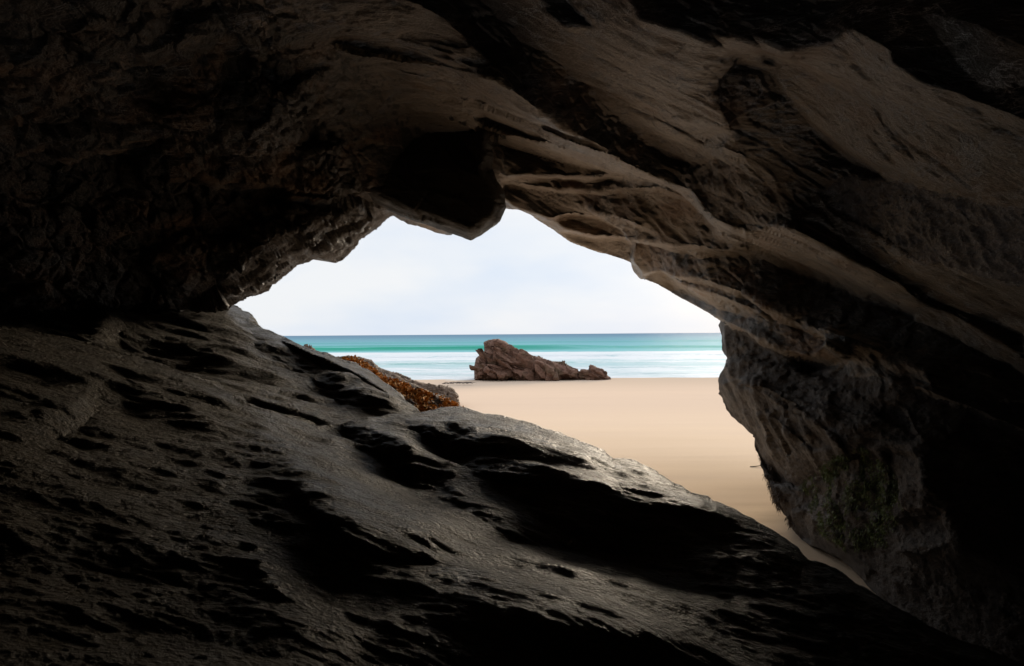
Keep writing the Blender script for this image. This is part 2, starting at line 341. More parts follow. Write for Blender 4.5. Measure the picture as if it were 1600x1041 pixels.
def sea_mat():
    t = NT('sea_water'); sep = t.n('ShaderNodeSeparateXYZ'); t.l(t.pos, sep.inputs[0]); y = sep.outputs[1]; z = sep.outputs[2]
    ly = t.math('LOGARITHM', y, 10.0)                                    # 33 m = 1.52, 100 m = 2, 1 km = 3
    wob = t.math('ADD', ly, t.math('MULTIPLY', t.math('SUBTRACT', t.noise(t.map((.02, .12, 1)), 1, 4, .6), .5), .12))
    f = t.math('DIVIDE', t.math('SUBTRACT', wob, 1.5), 2.5)
    col = t.ramp(f, [(0.0, (.48, .55, .57)), (.08, (.36, .50, .53)), (.17, (.19, .42, .45)), (.26, (.17, .37, .42)), (.40, (.15, .29, .36)), (.52, (.13, .23, .31)), (.8, (.12, .2, .28))])
    # foam: streaky patches, thick where the waves have broken
    vf = t.map((.2, .75, 1)); n1 = t.noise(vf, .8, 8, .75, 1.6); n2 = t.noise(t.map((.5, 1.3, 1)), 1.3, 7, .78, 1.5)
    dens = t.ramp(f, [(0.0, .60), (.022, .44), (.05, .52), (.062, .36), (.09, .52), (.103, .46), (.115, .60), (.140, .52), (.168, .66), (.178, .14), (.3, .08), (.5, .03)])
    fo = t.math('ADD', t.math('MULTIPLY', n1, .6), t.math('MULTIPLY', n2, .4))
    fo = t.math('SUBTRACT', t.math('ADD', fo, dens), .93)
    fo = t.math('MULTIPLY', fo, 9.0); cl = t.n('ShaderNodeClamp'); t.l(fo, cl.inputs[0]); foam = cl.outputs[0]
    att = t.n('ShaderNodeAttribute', attribute_name='face'); green = att.outputs['Fac']
    col = t.mix(green, col, (.03, .30, .21))
    foam = t.math('MULTIPLY', foam, t.math('SUBTRACT', 1.0, green))
    t.set(t.p, 'Base Color', t.mix(foam, col, (.60, .63, .66)))
    t.set(t.p, 'Roughness', t.math('ADD', t.math('MULTIPLY', foam, .5), .28)); t.p.inputs['Specular IOR Level'].default_value = 0.0
    b = t.bump(t.noise(t.map((.35, 1, 1)), 1.2, 7, .65), .8, .25); b = t.bump(t.noise(t.map((.05, .16, 1)), 1, 6, .7), .6, 1.2, b)
    t.l(b, t.p.inputs['Normal'])
    gl = t.n('ShaderNodeBsdfGlossy'); gl.inputs['Roughness'].default_value = .3; t.l(b, gl.inputs['Normal']); ms = t.n('ShaderNodeMixShader'); ms.inputs[0].default_value = .02
    t.l(t.p.outputs[0], ms.inputs[1]); t.l(gl.outputs[0], ms.inputs[2]); t.l(ms.outputs[0], t.out.inputs[0]); return t.m
M_sand, M_sea = sand_mat(), sea_mat()

# ------------------------------------------------------------------ sand and sea
def sand_z(x, y):
    z = -.148 * sstep(22, 33.6, y) - .01 * np.maximum(y - 33.6, 0)
    P = np.stack([x * .05, y * .18, 0 * x], -1).reshape(-1, 3)
    return z + .02 * fbm(P, 3).reshape(x.shape) + .012 * fbm(P, 3, sc=(6, 9, 1), seed=2).reshape(x.shape)
ys = np.concatenate([np.linspace(-12, 3, 16), np.linspace(3.2, 12, 90), np.linspace(12.3, 45, 150), np.array([50, 60, 80, 120])])
xs = np.concatenate([np.array([-900, -400, -200, -100, -60]), np.linspace(-40, 40, 200), np.array([60, 100, 200, 400, 900])])
X, Yg = np.meshgrid(xs, ys); Z = sand_z(X, Yg); V = np.stack([X, Yg, Z], -1).reshape(-1, 3)
tag(to_mesh('sand', V, grid_faces(*X.shape)[:, :, ::-1].reshape(-1, 4), M_sand, origin=(0, 20, 0)), 'smooth peach coloured beach sand', kind='structure')

ys = np.concatenate([np.linspace(29, 60, 160), np.linspace(60.2, 130, 420), np.geomspace(131, 400, 120), np.geomspace(410, 30000, 60)])
u = np.linspace(-1, 1, 260); X = u[None, :] * (ys[:, None] * 1.3 + 10); Yg = np.repeat(ys[:, None], len(u), 1)
P = np.stack([X * .02, Yg * .05, 0 * X], -1).reshape(-1, 3); ph = fbm(P, 3).reshape(X.shape)
Z = np.full(X.shape, -.15); face = np.zeros(X.shape)
fade = np.exp(-Yg / 400)
def swell(y0, hgt, wd, x0=None, x1=None, sd=0, green=0):
    """a breaking swell: steep shoreward face, long back"""
    global Z, face
    c = y0 + 3.2 * fbm(np.stack([X * .05, 0 * X, 0 * X + sd], -1).reshape(-1, 3), 3, seed=sd).reshape(X.shape); d = Yg - c
    p = np.where(d < 0, np.exp(-(d / (wd * .35)) ** 2), np.exp(-(d / (wd * 1.6)) ** 2))
    m = 1.0
    if x0 is not None: m = sstep(x0 - 10, x0 + 6, X) * (1 - sstep(x1 - 6, x1 + 18, X))
    amp = 1 + .35 * fbm(np.stack([X * .05, 0 * X, 0 * X], -1).reshape(-1, 3), 2, seed=sd + 3).reshape(X.shape)
    Z = Z + hgt * p * m * amp
    if green: face = np.maximum(face, green * m * np.exp(-((d + wd * .18) / (wd * .42)) ** 2))
swell(97, .62, 5, -70, 4, 1, .95); swell(100, .42, 5, 4, 120, 2, .45); swell(128, .35, 6, -70, 0, 3, .5)
swell(66, .18, 3, sd=4); swell(52, .12, 2.5, sd=5, x0=-30, x1=3, green=.35); swell(44, .08, 2, sd=6); swell(38, .05, 1.5, sd=7)
swell(170, .5, 9, sd=8, green=.2); swell(240, .6, 12, sd=9)
Q = np.stack([X, Yg, 0 * X], -1).reshape(-1, 3)
Z += (.05 * fbm(Q, 4, sc=(.25, .7, 1), seed=4).reshape(X.shape)) * np.exp(-Yg / 300) * sstep(34, 45, Yg)
V = np.stack([X, Yg, Z], -1).reshape(-1, 3)
o = to_mesh('sea', V, grid_faces(*X.shape)[:, :, ::-1].reshape(-1, 4), M_sea, origin=(0, 60, -.15)); tag(o, 'turquoise sea with lines of white surf', kind='structure')
at_ = o.data.attributes.new('face', 'FLOAT', 'POINT'); at_.data.foreach_set('value', face.ravel().astype(np.float32))

# ------------------------------------------------------------------ the cave shell (roof, left wall, crag, buttress)
ST = 2.0
HOLE = [(366,478),(376,470),(392,466),(405,467),(420,455),(432,442),(440,430),(455,420),(470,412),(490,405),(505,406),(520,410),(535,409),(545,400),
 (556,391),(561,378),(575,365),(590,352),(603,341),(615,337),(640,351),(680,361),(706,369),(716,352),(740,330),(776,322),(790,326),(810,328),(830,337),
 (850,349),(865,361),(890,378),(920,391),(950,400),(975,407),(985,411),(990,424),(1000,434),(1030,447),(1060,465),(1090,480),(1112,491),
 (1126,501),(1124,510),(1131,525),(1129,545),(1136,560),(1130,578),(1122,595),(1122,615),(1135,640),(1155,660),(1175,680),(1184,710),
 (1195,745),(1206,760),(1212,785),(1228,805),(1236,830),(1265,850),(1300,866),(1328,885),(1350,912),(1372,935),(1430,1010),(1430,1400),(600,1400),(250,760),(330,520)]
HOLE = rough(HOLE, lambda p: np.where(p[:, 0] < 612, 3.2, np.where(p[:, 1] > 500, 3.0, 1.2)), step=4, seed=3)

def cave_base(px, py, D):
    far = 15.0
    pl = [((-.47, 0, -.883), -3.973), ((.475, 0, -.88), -4.55), ((-.963, -.27, 0), -4.95), ((1, 0, 0), -5.6)]
    Ys = np.stack([plane_depth(n, c, D, far) for n, c in pl]); k = 9.0
    wt = np.exp(-k * np.log(Ys / Ys.min(0))); Y = Ys.min(0) * (1 - .02 * 0)
    wt = wt / wt.sum(0); Ns = unit(np.array([n for n, _ in pl]))
    N = np.tensordot(wt ** 1.5, Ns, (0, 0)); kk = 1 - .12 * sstep(1345, 1385, px) * sstep(700, 880, py) * (1 - sstep(1530, 1590, px))
    return np.exp((wt * np.log(Ys)).sum(0)) * .98 * kk, unit(N)
DK = (.12, -.95, .2); LT = (-.38, .16, -.9); MD = (-.5, -.12, -.85); LB = (-.28, .24, -.93)
FE = [
 # dim upper left vault: hollows and ridges
 ([(-60,250),(120,255),(250,264),(380,291),(470,312),(520,330),(440,370),(380,400),(330,470),(200,480),(60,440),(-60,420)], (.35,-.9,.1), 8, .9),
 ([(250,262),(380,287),(470,306),(560,318),(610,335),(560,334),(470,320),(380,298)], (.3,.1,-.95), 3, .9),
 ([(560,200),(640,215),(740,235),(775,262),(770,285),(640,300),(560,300),(480,290),(470,230)], (.1,-.9,-.35), 18, .75),
 ([(250,110),(330,95),(440,120),(450,160),(400,195),(300,190),(240,170)], (.2,-.95,.1), 12, .8),
 ([(175,75),(235,60),(262,90),(250,150),(215,178),(180,165)], (.45,.25,-.85), 8, .9),
 ([(300,60),(335,70),(325,110),(285,95)], (.45,.2,-.85), 6, .8),
 ([(100,0),(140,0),(125,40),(95,35)], (.45,.2,-.85), 6, .8),
 # smooth vault leading to the bright ceiling
 ([(480,-60),(600,-40),(700,50),(800,140),(960,250),(1000,270),(900,285),(800,290),(700,230),(620,150),(520,90)], (-.12,.02,-.98), 25, .8),
 ([(740,100),(800,140),(870,195),(960,250),(1030,284),(960,284),(870,278),(790,275),(760,230),(740,160)], LB, 8, .9),
 # big diagonal shade face
 ([(680,-60),(760,10),(850,70),(925,130),(985,195),(1035,238),(1075,252),(1110,255),(1140,205),(1110,140),(1150,95),(1205,108),(1230,150),(1280,205),(1330,245),(1400,275),
   (1330,300),(1290,330),(1250,345),(1232,372),(1190,362),(1160,368),(1110,345),(1080,302),(1030,284),(1000,270),(960,251),(920,222),(870,195),(820,152),(790,128),(740,75),(690,30),(620,-10)], DK, 5, 1),
 ([(700,-40),(790,20),(900,90),(1000,190),(1060,250),(1000,215),(900,130),(820,80),(740,40)], (-.45,-.5,-.75), 16, .6),
 ([(835,60),(920,60),(1010,120),(1060,170),(1085,195),(1100,225),(1130,205),(1105,205),(1060,215),(1020,205),(960,165),(900,110)], LT, 12, .7),
 ([(1010,195),(1060,210),(1100,222),(1134,206),(1110,192),(1060,180),(1035,185)], LB, 4, .9),
 ([(1005,205),(1050,205),(1062,195),(1068,210),(1095,238),(1060,222)], LB, 3, .9),
 # upper right
 ([(830,-40),(880,-10),(925,40),(882,43),(852,22)], DK, 3, 1),
 ([(950,-60),(1000,35),(1060,48),(1110,70),(1190,84),(1250,78),(1300,68),(1325,42),(1390,80),(1392,100),(1440,132),(1500,150),(1610,195),(1800,230),(1800,-60)], DK, 5, 1),
 ([(1120,58),(1160,62),(1225,86),(1205,108),(1170,98),(1140,80)], LB, 3, .9),
 ([(1190,82),(1228,86),(1214,107),(1182,104)], DK, 2, 1),
 ([(1318,44),(1345,60),(1388,80),(1386,100),(1350,92),(1322,60)], MD, 3, 1),
 ([(1450,25),(1530,40),(1600,75),(1660,110),(1600,130),(1540,140),(1510,110),(1480,70)], MD, 8, 1),
 ([(1205,108),(1260,80),(1330,95),(1400,120),(1500,158),(1640,205),(1700,340),(1600,325),(1500,300),(1400,272),(1330,240),(1280,200),(1230,150)], (-.5,-.28,-.82), 4, 1),
 ([(1290,205),(1330,232),(1400,262),(1470,285),(1560,305),(1500,306),(1400,282),(1325,248),(1285,214)], LT, 3, 1),
 # wet fluted wall at right
 ([(1290,300),(1330,275),(1400,282),(1500,306),(1700,335),(1700,460),(1600,440),(1500,420),(1440,405),(1380,370),(1320,350)], (-.93,.02,-.25), 6, 1),
 # ledges below it
 ([(1276,308),(1330,350),(1400,400),(1450,440),(1480,462),(1440,455),(1370,420),(1310,370)], (-.75,-.2,-.6), 3, .9),
 ([(1235,345),(1280,350),(1330,388),(1400,430),(1470,470),(1600,520),(1600,560),(1500,500),(1430,470),(1380,440),(1300,385),(1240,358)], DK, 3, 1),
 ([(1160,372),(1228,350),(1300,388),(1400,440),(1440,470),(1430,498),(1390,480),(1330,450),(1250,415),(1190,392)], LT, 4, .9),
 # bright ceiling near the mouth
 ([(790,290),(850,298),(900,300),(960,300),(1040,300),(1080,320),(1110,350),(1125,372),(1180,390),(1130,395),(1060,388),(985,374),(960,350),(900,340),(860,345),(800,325),(780,300)], LB, 3, 1),
 ([(811,286),(850,278),(900,279),(960,283),(1030,284),(1066,300),(1090,330),(1060,312),(1035,302),(960,300),(900,298),(850,296),(818,293)], DK, 2, 1),
 ([(1098,342),(1118,362),(1160,364),(1182,387),(1130,378),(1114,370)], DK, 2, 1),
 ([(863,345),(900,340),(955,350),(984,373),(973,377),(930,373),(885,362)], DK, 2, 1),
 ([(838,195),(870,205),(920,222),(956,241),(930,240),(880,222),(845,208)], DK, 2, 1),
 ([(700,150),(750,163),(757,170),(722,166)], DK, 1.5, 1),
 ([(870,361),(930,374),(973,378),(986,385),(986,412),(950,402),(920,392),(890,380)], LT, 2, 1),
 ([(983,376),(1040,386),(1100,397),(1180,396),(1250,426),(1330,462),(1400,492),(1440,500),(1560,560),(1640,600),(1640,690),(1480,625),(1400,592),(1340,562),(1290,531),(1230,501),(1180,470),(1130,450),(1080,435),(1030,426),(1003,434),(988,412)], DK, 4, 1),
 ([(1003,434),(1030,426),(1080,435),(1130,450),(1180,470),(1230,501),(1292,532),(1265,556),(1215,546),(1165,518),(1126,500),(1060,467),(1010,442)], LT, 2, 1),
 ([(1215,546),(1265,556),(1292,532),(1330,555),(1300,575),(1270,580)], LT, 3, .8),
 ([(1250,505),(1290,510),(1360,540),(1440,580),(1450,600),(1400,595),(1330,560)], MD, 5, .5),
 # buttress
 ([(1126,505),(1160,520),(1215,550),(1170,560),(1135,565)], (-.6,-.75,-.1), 3, 1),
 ([(1128,568),(1150,556),(1200,566),(1250,580),(1330,605),(1400,640),(1440,690),(1380,690),(1300,650),(1230,610),(1180,590),(1140,592)], (-.25,-.93,.25), 5, 1),
 ([(1122,600),(1150,590),(1200,606),(1260,645),(1310,690),(1330,722),(1275,748),(1250,762),(1215,755),(1190,720),(1170,675),(1135,640)], (-.86,.02,-.5), 3, 1),
 ([(1150,600),(1200,615),(1250,655),(1290,700),(1270,705),(1225,665),(1180,630)], (-.8,-.25,-.55), 4, .8),
 ([(1200,752),(1250,764),(1276,752),(1282,768),(1262,800),(1270,850),(1250,840),(1235,815),(1213,785)], (-.45,-.8,-.4), 4, 1),
 ([(1236,800),(1262,790),(1280,830),(1330,872),(1350,905),(1300,866),(1250,842)], (-.7,-.3,-.65), 4, 1),
 ([(1275,765),(1300,728),(1345,705),(1372,712),(1385,745),(1375,790),(1350,835),(1330,858),(1300,838),(1282,810)], (-.85,-.2,.35), 5, 1),
 ([(1372,705),(1395,700),(1400,740),(1392,790),(1375,800),(1386,750)], (-.1,-.95,.2), 3, 1),
 ([(1396,708),(1425,712),(1440,745),(1430,790),(1405,805),(1398,760)], (-.9,-.05,.25), 4, 1),
 ([(1345,690),(1372,680),(1395,692),(1372,704),(1345,705)], (-.8,.05,.5), 3, .9),
 ([(1400,800),(1470,796),(1474,806),(1410,815),(1385,830)], (-.2,-.95,.1), 3, 1),
 ([(1395,815),(1468,808),(1480,850),(1440,872),(1400,862)], (-.72,-.05,.65), 5, 1),
 ([(1335,862),(1380,850),(1400,875),(1420,930),(1380,925),(1350,905)], (-.8,-.25,.3), 6, .9),
 ([(1420,600),(1640,700),(1640,900),(1500,870),(1480,800),(1445,790),(1440,720),(1400,690),(1340,640)], (.1,-.96,.2), 10, 1),
 ([(1420,930),(1500,900),(1640,940),(1640,1060),(1500,1005),(1430,960)], (-.65,-.45,.5), 15, .8),
]
def mouth(px, py):                            # distance of the cave mouth along its rim
    p = rough(HOLE[::6], 0.0, step=1e9); s_ = sdist(px.ravel(), py.ravel(), [q for q in HOLE[::5]])[0].reshape(px.shape)
    s_ = np.where(py < 500, s_, 50.0); return s_, np.interp(px, [366, 600, 740, 985, 1126], [8.2, 10.0, 12.5, 13.0, 10.5]), sstep(600, 700, py) * sstep(1050, 1100, px)
rs = np.random.default_rng(5)
def lens(cx, cy_, L, h, ang):
    t = np.linspace(-1, 1, 9); u_ = np.array([math.cos(ang), math.sin(ang)]); v_ = np.array([-u_[1], u_[0]])
    a = [(cx, cy_) + u_ * L * k - v_ * h * (1 - k * k) * .3 for k in t]; b = [(cx, cy_) + u_ * L * k + v_ * h * (1 - k ** 4) for k in t[::-1]]
    return a + b
for _ in range(90):                            # small broken ledges along the bedding
    cx, cy_ = rs.uniform(640, 1640), rs.uniform(-20, 560)
    if cy_ > 250 + (cx - 640) * .45: continue
    if any(f_[1] == DK and sdist(np.array([cx + o_]), np.array([cy_ + o_ * .4]), f_[0])[0][0] < 8 for f_ in FE[:40] for o_ in (-50, 0, 50)): continue
    ang = R(12 + 16 * min(1, max(0, (cx - 760) / 400)) + rs.uniform(-5, 5)); L = rs.uniform(30, 130)
    FE.append((lens(cx, cy_, L, rs.uniform(1.2, 3.4), ang), (.05, -.95, .05), 1.0, .95))
    FE.append((lens(cx - 2, cy_ + 7, L * .9, rs.uniform(2, 5), ang), LB, 2.5, .6))
xs = stretched(-60, 1660, ST, -2600, 4200, 30); ys = stretched(-60, 1085, ST, -2100, 2600, 24)
px, py, D, Y = sculpt(xs, ys, cave_base, FE, 320, hold=mouth)
s, nx, ny = sdist(px.ravel(), py.ravel(), HOLE); s = -s.reshape(px.shape)     # negative = rock (outside the hole)
px2, py2, inside = cut(px, py, s, nx.reshape(px.shape), ny.reshape(px.shape), ST * .75)
D2 = rays(px2, py2); P = CAM + D2 * Y[..., None]; N = grid_normals(P); sh = px.shape
p = P.reshape(-1, 3); b_ = bed(p); GS[0] = sh
wl = 1 - sstep(-60, 60, (px - (430 + py * .55))).ravel()                     # left lumpy vault
wb = (sstep(-30, 40, (py - (505 + (px - 1125) * .34))) * sstep(1050, 1120, px)).ravel()   # buttress
wr = sstep(1270, 1330, px).ravel() * (1 - sstep(395, 440, py - (px - 1450) * .12).ravel()) * sstep(262, 300, (py - (px - 1400) * .18).ravel())
wc = np.clip(1 - wl - wb, 0, 1)
strata = .15 * terrace(fbm(b_, 5, (.16, 1.0, 1.0), 1, .55), 8, .93) + .05 * terrace(fbm(b_, 5, (.35, 3.2, 3.2), 2, .6), 6, .92) \
       + .016 * blocky(b_, (.5, 3.4, 3.4), 3, ck=.8) + .006 * fbm(b_, 4, (2.5, 26, 26), 4, ridged=True) + .02 * fbm(b_, 5, (.9, 7, 7), 24, .6)
lump = .16 * fbm(p, 3, (.9,) * 3, 5) + .11 * blocky(p, (2.1,) * 3, 6) + .06 * blocky(b_, (3.2, 6, 6), 7) + .02 * blocky(p, (13,) * 3, 8) + .01 * fbm(p, 4, (20,) * 3, 9)
barn = .09 * terrace(fbm(b_, 5, (.22, 1.6, 1.6), 10, .55), 6, .85) + .07 * terrace(fbm(b_, 4, (.35, 4.5, 4.5), 12, .55), 5, .85) + .03 * blocky(b_, (1.2, 4, 4), 11, ck=.1) + .008 * fbm(p, 5, (11,) * 3, 12, .6)
flute = .05 * fbm(p @ np.array([[1, 0, 0], [0, 1, .35], [0, 0, 1]]), 4, (7, 7, 1.4), 14, ridged=True)
att_ = np.clip(Y.ravel() / 6, .35, 1.1)
edge = sstep(0, 30, np.abs(s)).ravel() * .75 + .25; GS[0] = None
dsp = (wc * strata + wl * lump + wb * barn + wr * flute) * att_ * edge
P = P - 0 * N + (dsp[:, None] * N.reshape(-1, 3)).reshape(P.shape)
Fq = grid_faces(*sh); ok = inside[:-1, :-1] & inside[1:, :-1] & inside[1:, 1:] & inside[:-1, 1:]
fx = .25 * (px[:-1, :-1] + px[1:, 1:] + px[1:, :-1] + px[:-1, 1:]); fy = .25 * (py[:-1, :-1] + py[1:, 1:] + py[1:, :-1] + py[:-1, 1:])
Fok = Fq[ok]; cfx = fx[ok]; cfy = fy[ok]; V = P.reshape(-1, 3)
CRAG = [(330,500),(300,440),(380,360),(450,312),(545,318),(606,328),(640,352),(600,420),(420,520)]
BUTT = [(1100,505),(1126,501),(1165,519),(1215,548),(1265,560),(1330,585),(1400,600),(1480,630),(1660,700),(5000,1700),(5000,3000),(1000,3000),(1000,1500),(1300,1000),(1000,700)]
LEFT = [(-3000,-2500),(100,-2500),(560,-60),(600,60),(610,180),(590,300),(606,328),(640,352),(600,420),(700,1500),(600,3000),(-3000,3000)]
WETR = [(1290,300),(1330,272),(1400,284),(1500,308),(1720,340),(1720,462),(1600,442),(1500,422),(1440,407),(1380,372),(1320,352)]
q_ = np.stack([cfx, cfy, 0 * cfx], 1) / np.array([24., 18, 1]); jx = cfx + 12 * fbm(q_, 4, seed=81, g=.6); jy = cfy + 10 * fbm(q_, 4, seed=82, g=.6)
inc = lambda poly: sdist(jx, jy, poly)[0] < 0
lab = np.zeros(len(cfx), int); lab[inc(LEFT)] = 1; lab[inc(CRAG)] = 2; lab[inc(BUTT)] = 3; lab[inc(WETR)] = 4
E = boundary(Fok); ev = E[:, 0]; spx, spy = px2.ravel(), py2.ravel()
onhole = (spx[ev] > 200) & (spx[ev] < 1500) & (spy[ev] > 250) & (spy[ev] < 1450)
ctr = np.array([-.2, 8.0, 3.2])
elab = {}
vl = np.full(len(V), -1); vl[Fok.ravel()] = np.repeat(lab, 4)
DD = D2.reshape(-1, 3); YY = Y.ravel()
def rim(dy, r, nz):
    def f(i):
        v = V[i] - ctr; v[:, 1] = 0; v = unit(v)
        q = V[i] + DD[i] * dy + v * r
        return q + nz * fbm(q, 3, (1.3,) * 3, 21)[:, None] * np.array([1, .7, 1])
    return f
def outer(r, dy):
    def f(i):
        v = V[i] - np.array([0, 0, 2.2]); v[:, 1] = 0; v = unit(v); q = V[i] + v * r; q[:, 1] += dy; return q
    return f
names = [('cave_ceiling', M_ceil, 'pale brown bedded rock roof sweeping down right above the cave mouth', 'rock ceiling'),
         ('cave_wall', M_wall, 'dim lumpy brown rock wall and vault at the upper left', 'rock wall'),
         ('rock_crag', M_crag, 'jagged dark blocky crag forming the upper left edge of the opening', 'rock outcrop'),
         ('rock_buttress', M_butt, 'dark weed-bearded rock buttress standing in the sand right of the opening', 'rock outcrop'),
         ('wet_rock_face', M_wet, 'glistening wet fluted rock face high on the right, below the broad roof plate', 'rock face')]
CAVE = {}
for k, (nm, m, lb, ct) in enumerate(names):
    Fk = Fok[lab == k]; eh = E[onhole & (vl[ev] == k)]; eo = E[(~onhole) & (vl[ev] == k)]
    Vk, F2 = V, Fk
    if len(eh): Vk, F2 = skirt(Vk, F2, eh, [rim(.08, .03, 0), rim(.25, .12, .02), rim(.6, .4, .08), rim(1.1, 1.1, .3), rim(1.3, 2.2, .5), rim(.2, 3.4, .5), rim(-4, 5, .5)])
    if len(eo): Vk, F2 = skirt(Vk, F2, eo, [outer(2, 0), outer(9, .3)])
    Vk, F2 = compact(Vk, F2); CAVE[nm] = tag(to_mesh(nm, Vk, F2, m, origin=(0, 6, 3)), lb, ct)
MOSS_SRC = (V, Fok[lab == 3], cfx[lab == 3], cfy[lab == 3])

# the dark end of the cave behind the photographer
th = np.linspace(0, math.pi * 2, 90); fi = np.linspace(0, math.pi / 2 * .99999, 30)
T, FI = np.meshgrid(th, fi); dv = np.stack([np.cos(T) * np.cos(FI), -np.sin(FI), np.sin(T) * np.cos(FI)], -1)
rr = 1 + .12 * fbm(dv.reshape(-1, 3), 4, (2.2,) * 3, 30).reshape(T.shape) + .05 * blocky(dv.reshape(-1, 3), (6,) * 3, 31).reshape(T.shape)
V_ = np.array([0, 2.3, 2.0]) + dv * np.array([7.2, 6.0, 5.6]) * rr[..., None]
tag(to_mesh('cave_back_wall', V_.reshape(-1, 3), grid_faces(*T.shape).reshape(-1, 4), M_back, origin=(0, -3, 2)), 'rough dark rock end of the cave behind the viewer', 'rock wall')

# ------------------------------------------------------------------ slabs of the foreground
def slab(name, outline, off, feats, label, mat, box, seed, rings, amp=1.0, near_rough=2.0):
    c = 1.1 + off; n0 = unit((.268, -.066, 1))
    def base(px, py, D):
        Y = plane_depth((.268, -.066, 1), c, D, 8.6 - off * 2); return Y, np.broadcast_to(n0, D.shape).copy()
    xs = stretched(box[0], box[1], ST, -2000, 3200, 22); ys = stretched(box[2], box[3], ST, box[2] - 260, 3800, 22)
    px, py, D, Y = sculpt(xs, ys, base, feats, 110, steps=False)
    poly = rough(outline, near_rough, step=5, seed=seed); s, nx, ny = sdist(px.ravel(), py.ravel(), poly)
    s = s.reshape(px.shape); px2, py2, ins = cut(px, py, s, nx.reshape(px.shape), ny.reshape(px.shape), ST * .75)
    D2 = rays(px2, py2); P = CAM + D2 * Y[..., None]; N = grid_normals(P); p = P.reshape(-1, 3); b_ = bed(p); GS[0] = px.shape
    d = .09 * fbm(b_, 4, (.3, 1.3, 1.3), seed + 40, ridged=True) + .04 * terrace(fbm(b_, 5, (.22, 2.2, 2.2), seed + 41, .55), 5, .75) + .034 * fbm(b_, 5, (.7, 5, 5), seed + 42, .62, True) \
      + .012 * fbm(b_, 5, (4, 10, 10), seed + 43, .7) + .010 * fbm(b_, 5, (9, 22, 22), seed + 44, .65)
    GS[0] = None; att = np.clip(Y.ravel() / 5, .2, 1.1) * (sstep(0, 40, -s).ravel() * .8 + .2) * amp
    P = P + (d * att)[:, None].reshape(P.shape[0], P.shape[1], 1) * N
    Fq = grid_faces(*px.shape); ok = ins[:-1, :-1] & ins[1:, :-1] & ins[1:, 1:] & ins[:-1, 1:]
    F_ = Fq[ok]; V = P.reshape(-1, 3); E = boundary(F_); yy = py2.ravel()[E[:, 0]]; xx = px2.ravel()[E[:, 0]]
    E = E[yy < 1500]
    def off_(v): return lambda i: V[i] + np.array(v) + .05 * fbm(V[i], 3, (3,) * 3, 50)[:, None]
    Vk, F2 = skirt(V, F_, E, [off_(v) for v in rings]); Vk, F2 = compact(Vk, F2)
    o = tag(to_mesh(name, Vk, F2, mat, origin=(0, 4, .8)), label, 'rock slab'); return o, (V, F_, px2, py2, ok)
SD = (-.06, -.4, .86); SL = (.2, .18, .95); SW = (.97, -.12, .1)
RINGS = [(.02, .08, -.04), (.04, .25, -.22), (.08, .5, -.9), (.1, .8, -3.6)]
FS = [
 ([(535,668),(580,672),(625,700),(655,745),(650,768),(610,745),(590,720),(540,695)], SD, 4, 1),
 ([(690,650),(725,655),(745,680),(790,705),(850,745),(960,770),(1100,800),(1250,862),(1400,960),(1640,1060),(1300,1060),(1180,980),(1060,905),(940,860),(860,835),(820,790),(740,740),(700,700)], SD, 10, .5),
 ([(625,660),(660,668),(700,690),(760,735),(800,760),(760,765),(700,725)], SD, 5, .9),
 ([(720,650),(800,660),(900,695),(960,728),(1010,745),(1000,775),(930,755),(860,735),(790,700),(740,680)], (.26, -.05, .96), 6, .6),
 ([(455,775),(500,808),(545,848),(645,872),(700,885),(640,895),(560,875),(500,838)], SD, 4, 1),
 ([(690,760),(760,800),(850,840),(920,850),(900,865),(800,850),(720,800)], SD, 5, .8),
 ([(700,860),(860,860),(1000,900),(1100,960),(1060,1000),(900,960),(760,930)], SL, 14, .8),
 ([(420,690),(520,690),(620,760),(700,800),(680,850),(560,830),(480,770)], SL, 14, .7),
 ([(380,820),(450,850),(520,930),(560,990),(480,980),(420,920)], SL, 10, .7),
 ([(-60,800),(120,820),(260,850),(400,880),(440,930),(330,1000),(-60,1000)], SD, 14, .8),
 ([(600,960),(900,985),(1100,1010),(1200,1060),(560,1060)], SD, 12, .7),
 ([(200,600),(330,600),(420,650),(400,700),(300,690),(200,660)], SD, 12, .6),
 ([(110,640),(140,615),(150,640),(120,690),(70,700),(62,660)], SW, 6, .8),
]
SLAB_TOP = [(-3500,330),(-300,470),(-60,500),(60,520),(150,540),(260,575),(330,600),(400,640),(460,655),(500,668),(530,664),(560,657),(600,652),(650,649),(680,642),(700,637),(720,638),(740,645),(770,650),(800,656),(830,665),(860,675),(900,688),
 (940,705),(958,719),(990,722),(1012,731),(1045,755),(1080,770),(1130,790),(1170,810),(1210,832),(1245,855),(1262,877),(1290,882),(1320,900),(1345,917),(1380,940),(1420,962),(1480,995),(1540,1015),(1600,1041),(1720,1105),(3500,2100),(3500,4500),(-3500,4500)]
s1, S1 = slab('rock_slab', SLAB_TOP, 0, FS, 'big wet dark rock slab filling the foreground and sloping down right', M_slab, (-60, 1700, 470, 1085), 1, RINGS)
FR = [
 ([(60,470),(180,480),(300,500),(360,520),(330,560),(200,560),(60,540)], SD, 10, .6),
 ([(146,530),(186,498),(187,560),(160,600),(170,625),(148,615),(152,560)], SW, 4, 1),
 ([(395,520),(470,560),(540,600),(600,650),(540,650),(480,600),(400,560)], SD, 8, .8),
 ([(440,535),(520,570),(600,612),(640,645),(590,625),(520,590),(450,555)], SL, 4, .8),
 ([(530,585),(580,610),(650,645),(600,645),(555,620)], SD, 5, .7),
]
REAR = [(-3500,260),(-300,380),(-60,425),(100,440),(250,452),(330,470),(366,480),(379,486),(389,490),(391,496),(386,500),(396,508),(415,516),(440,526),(455,534),(475,543),(500,552),(520,559),(545,567),(572,579),(600,598),(625,620),(648,640),(662,652),(700,690),(760,760),(760,900),(-3500,2000)]
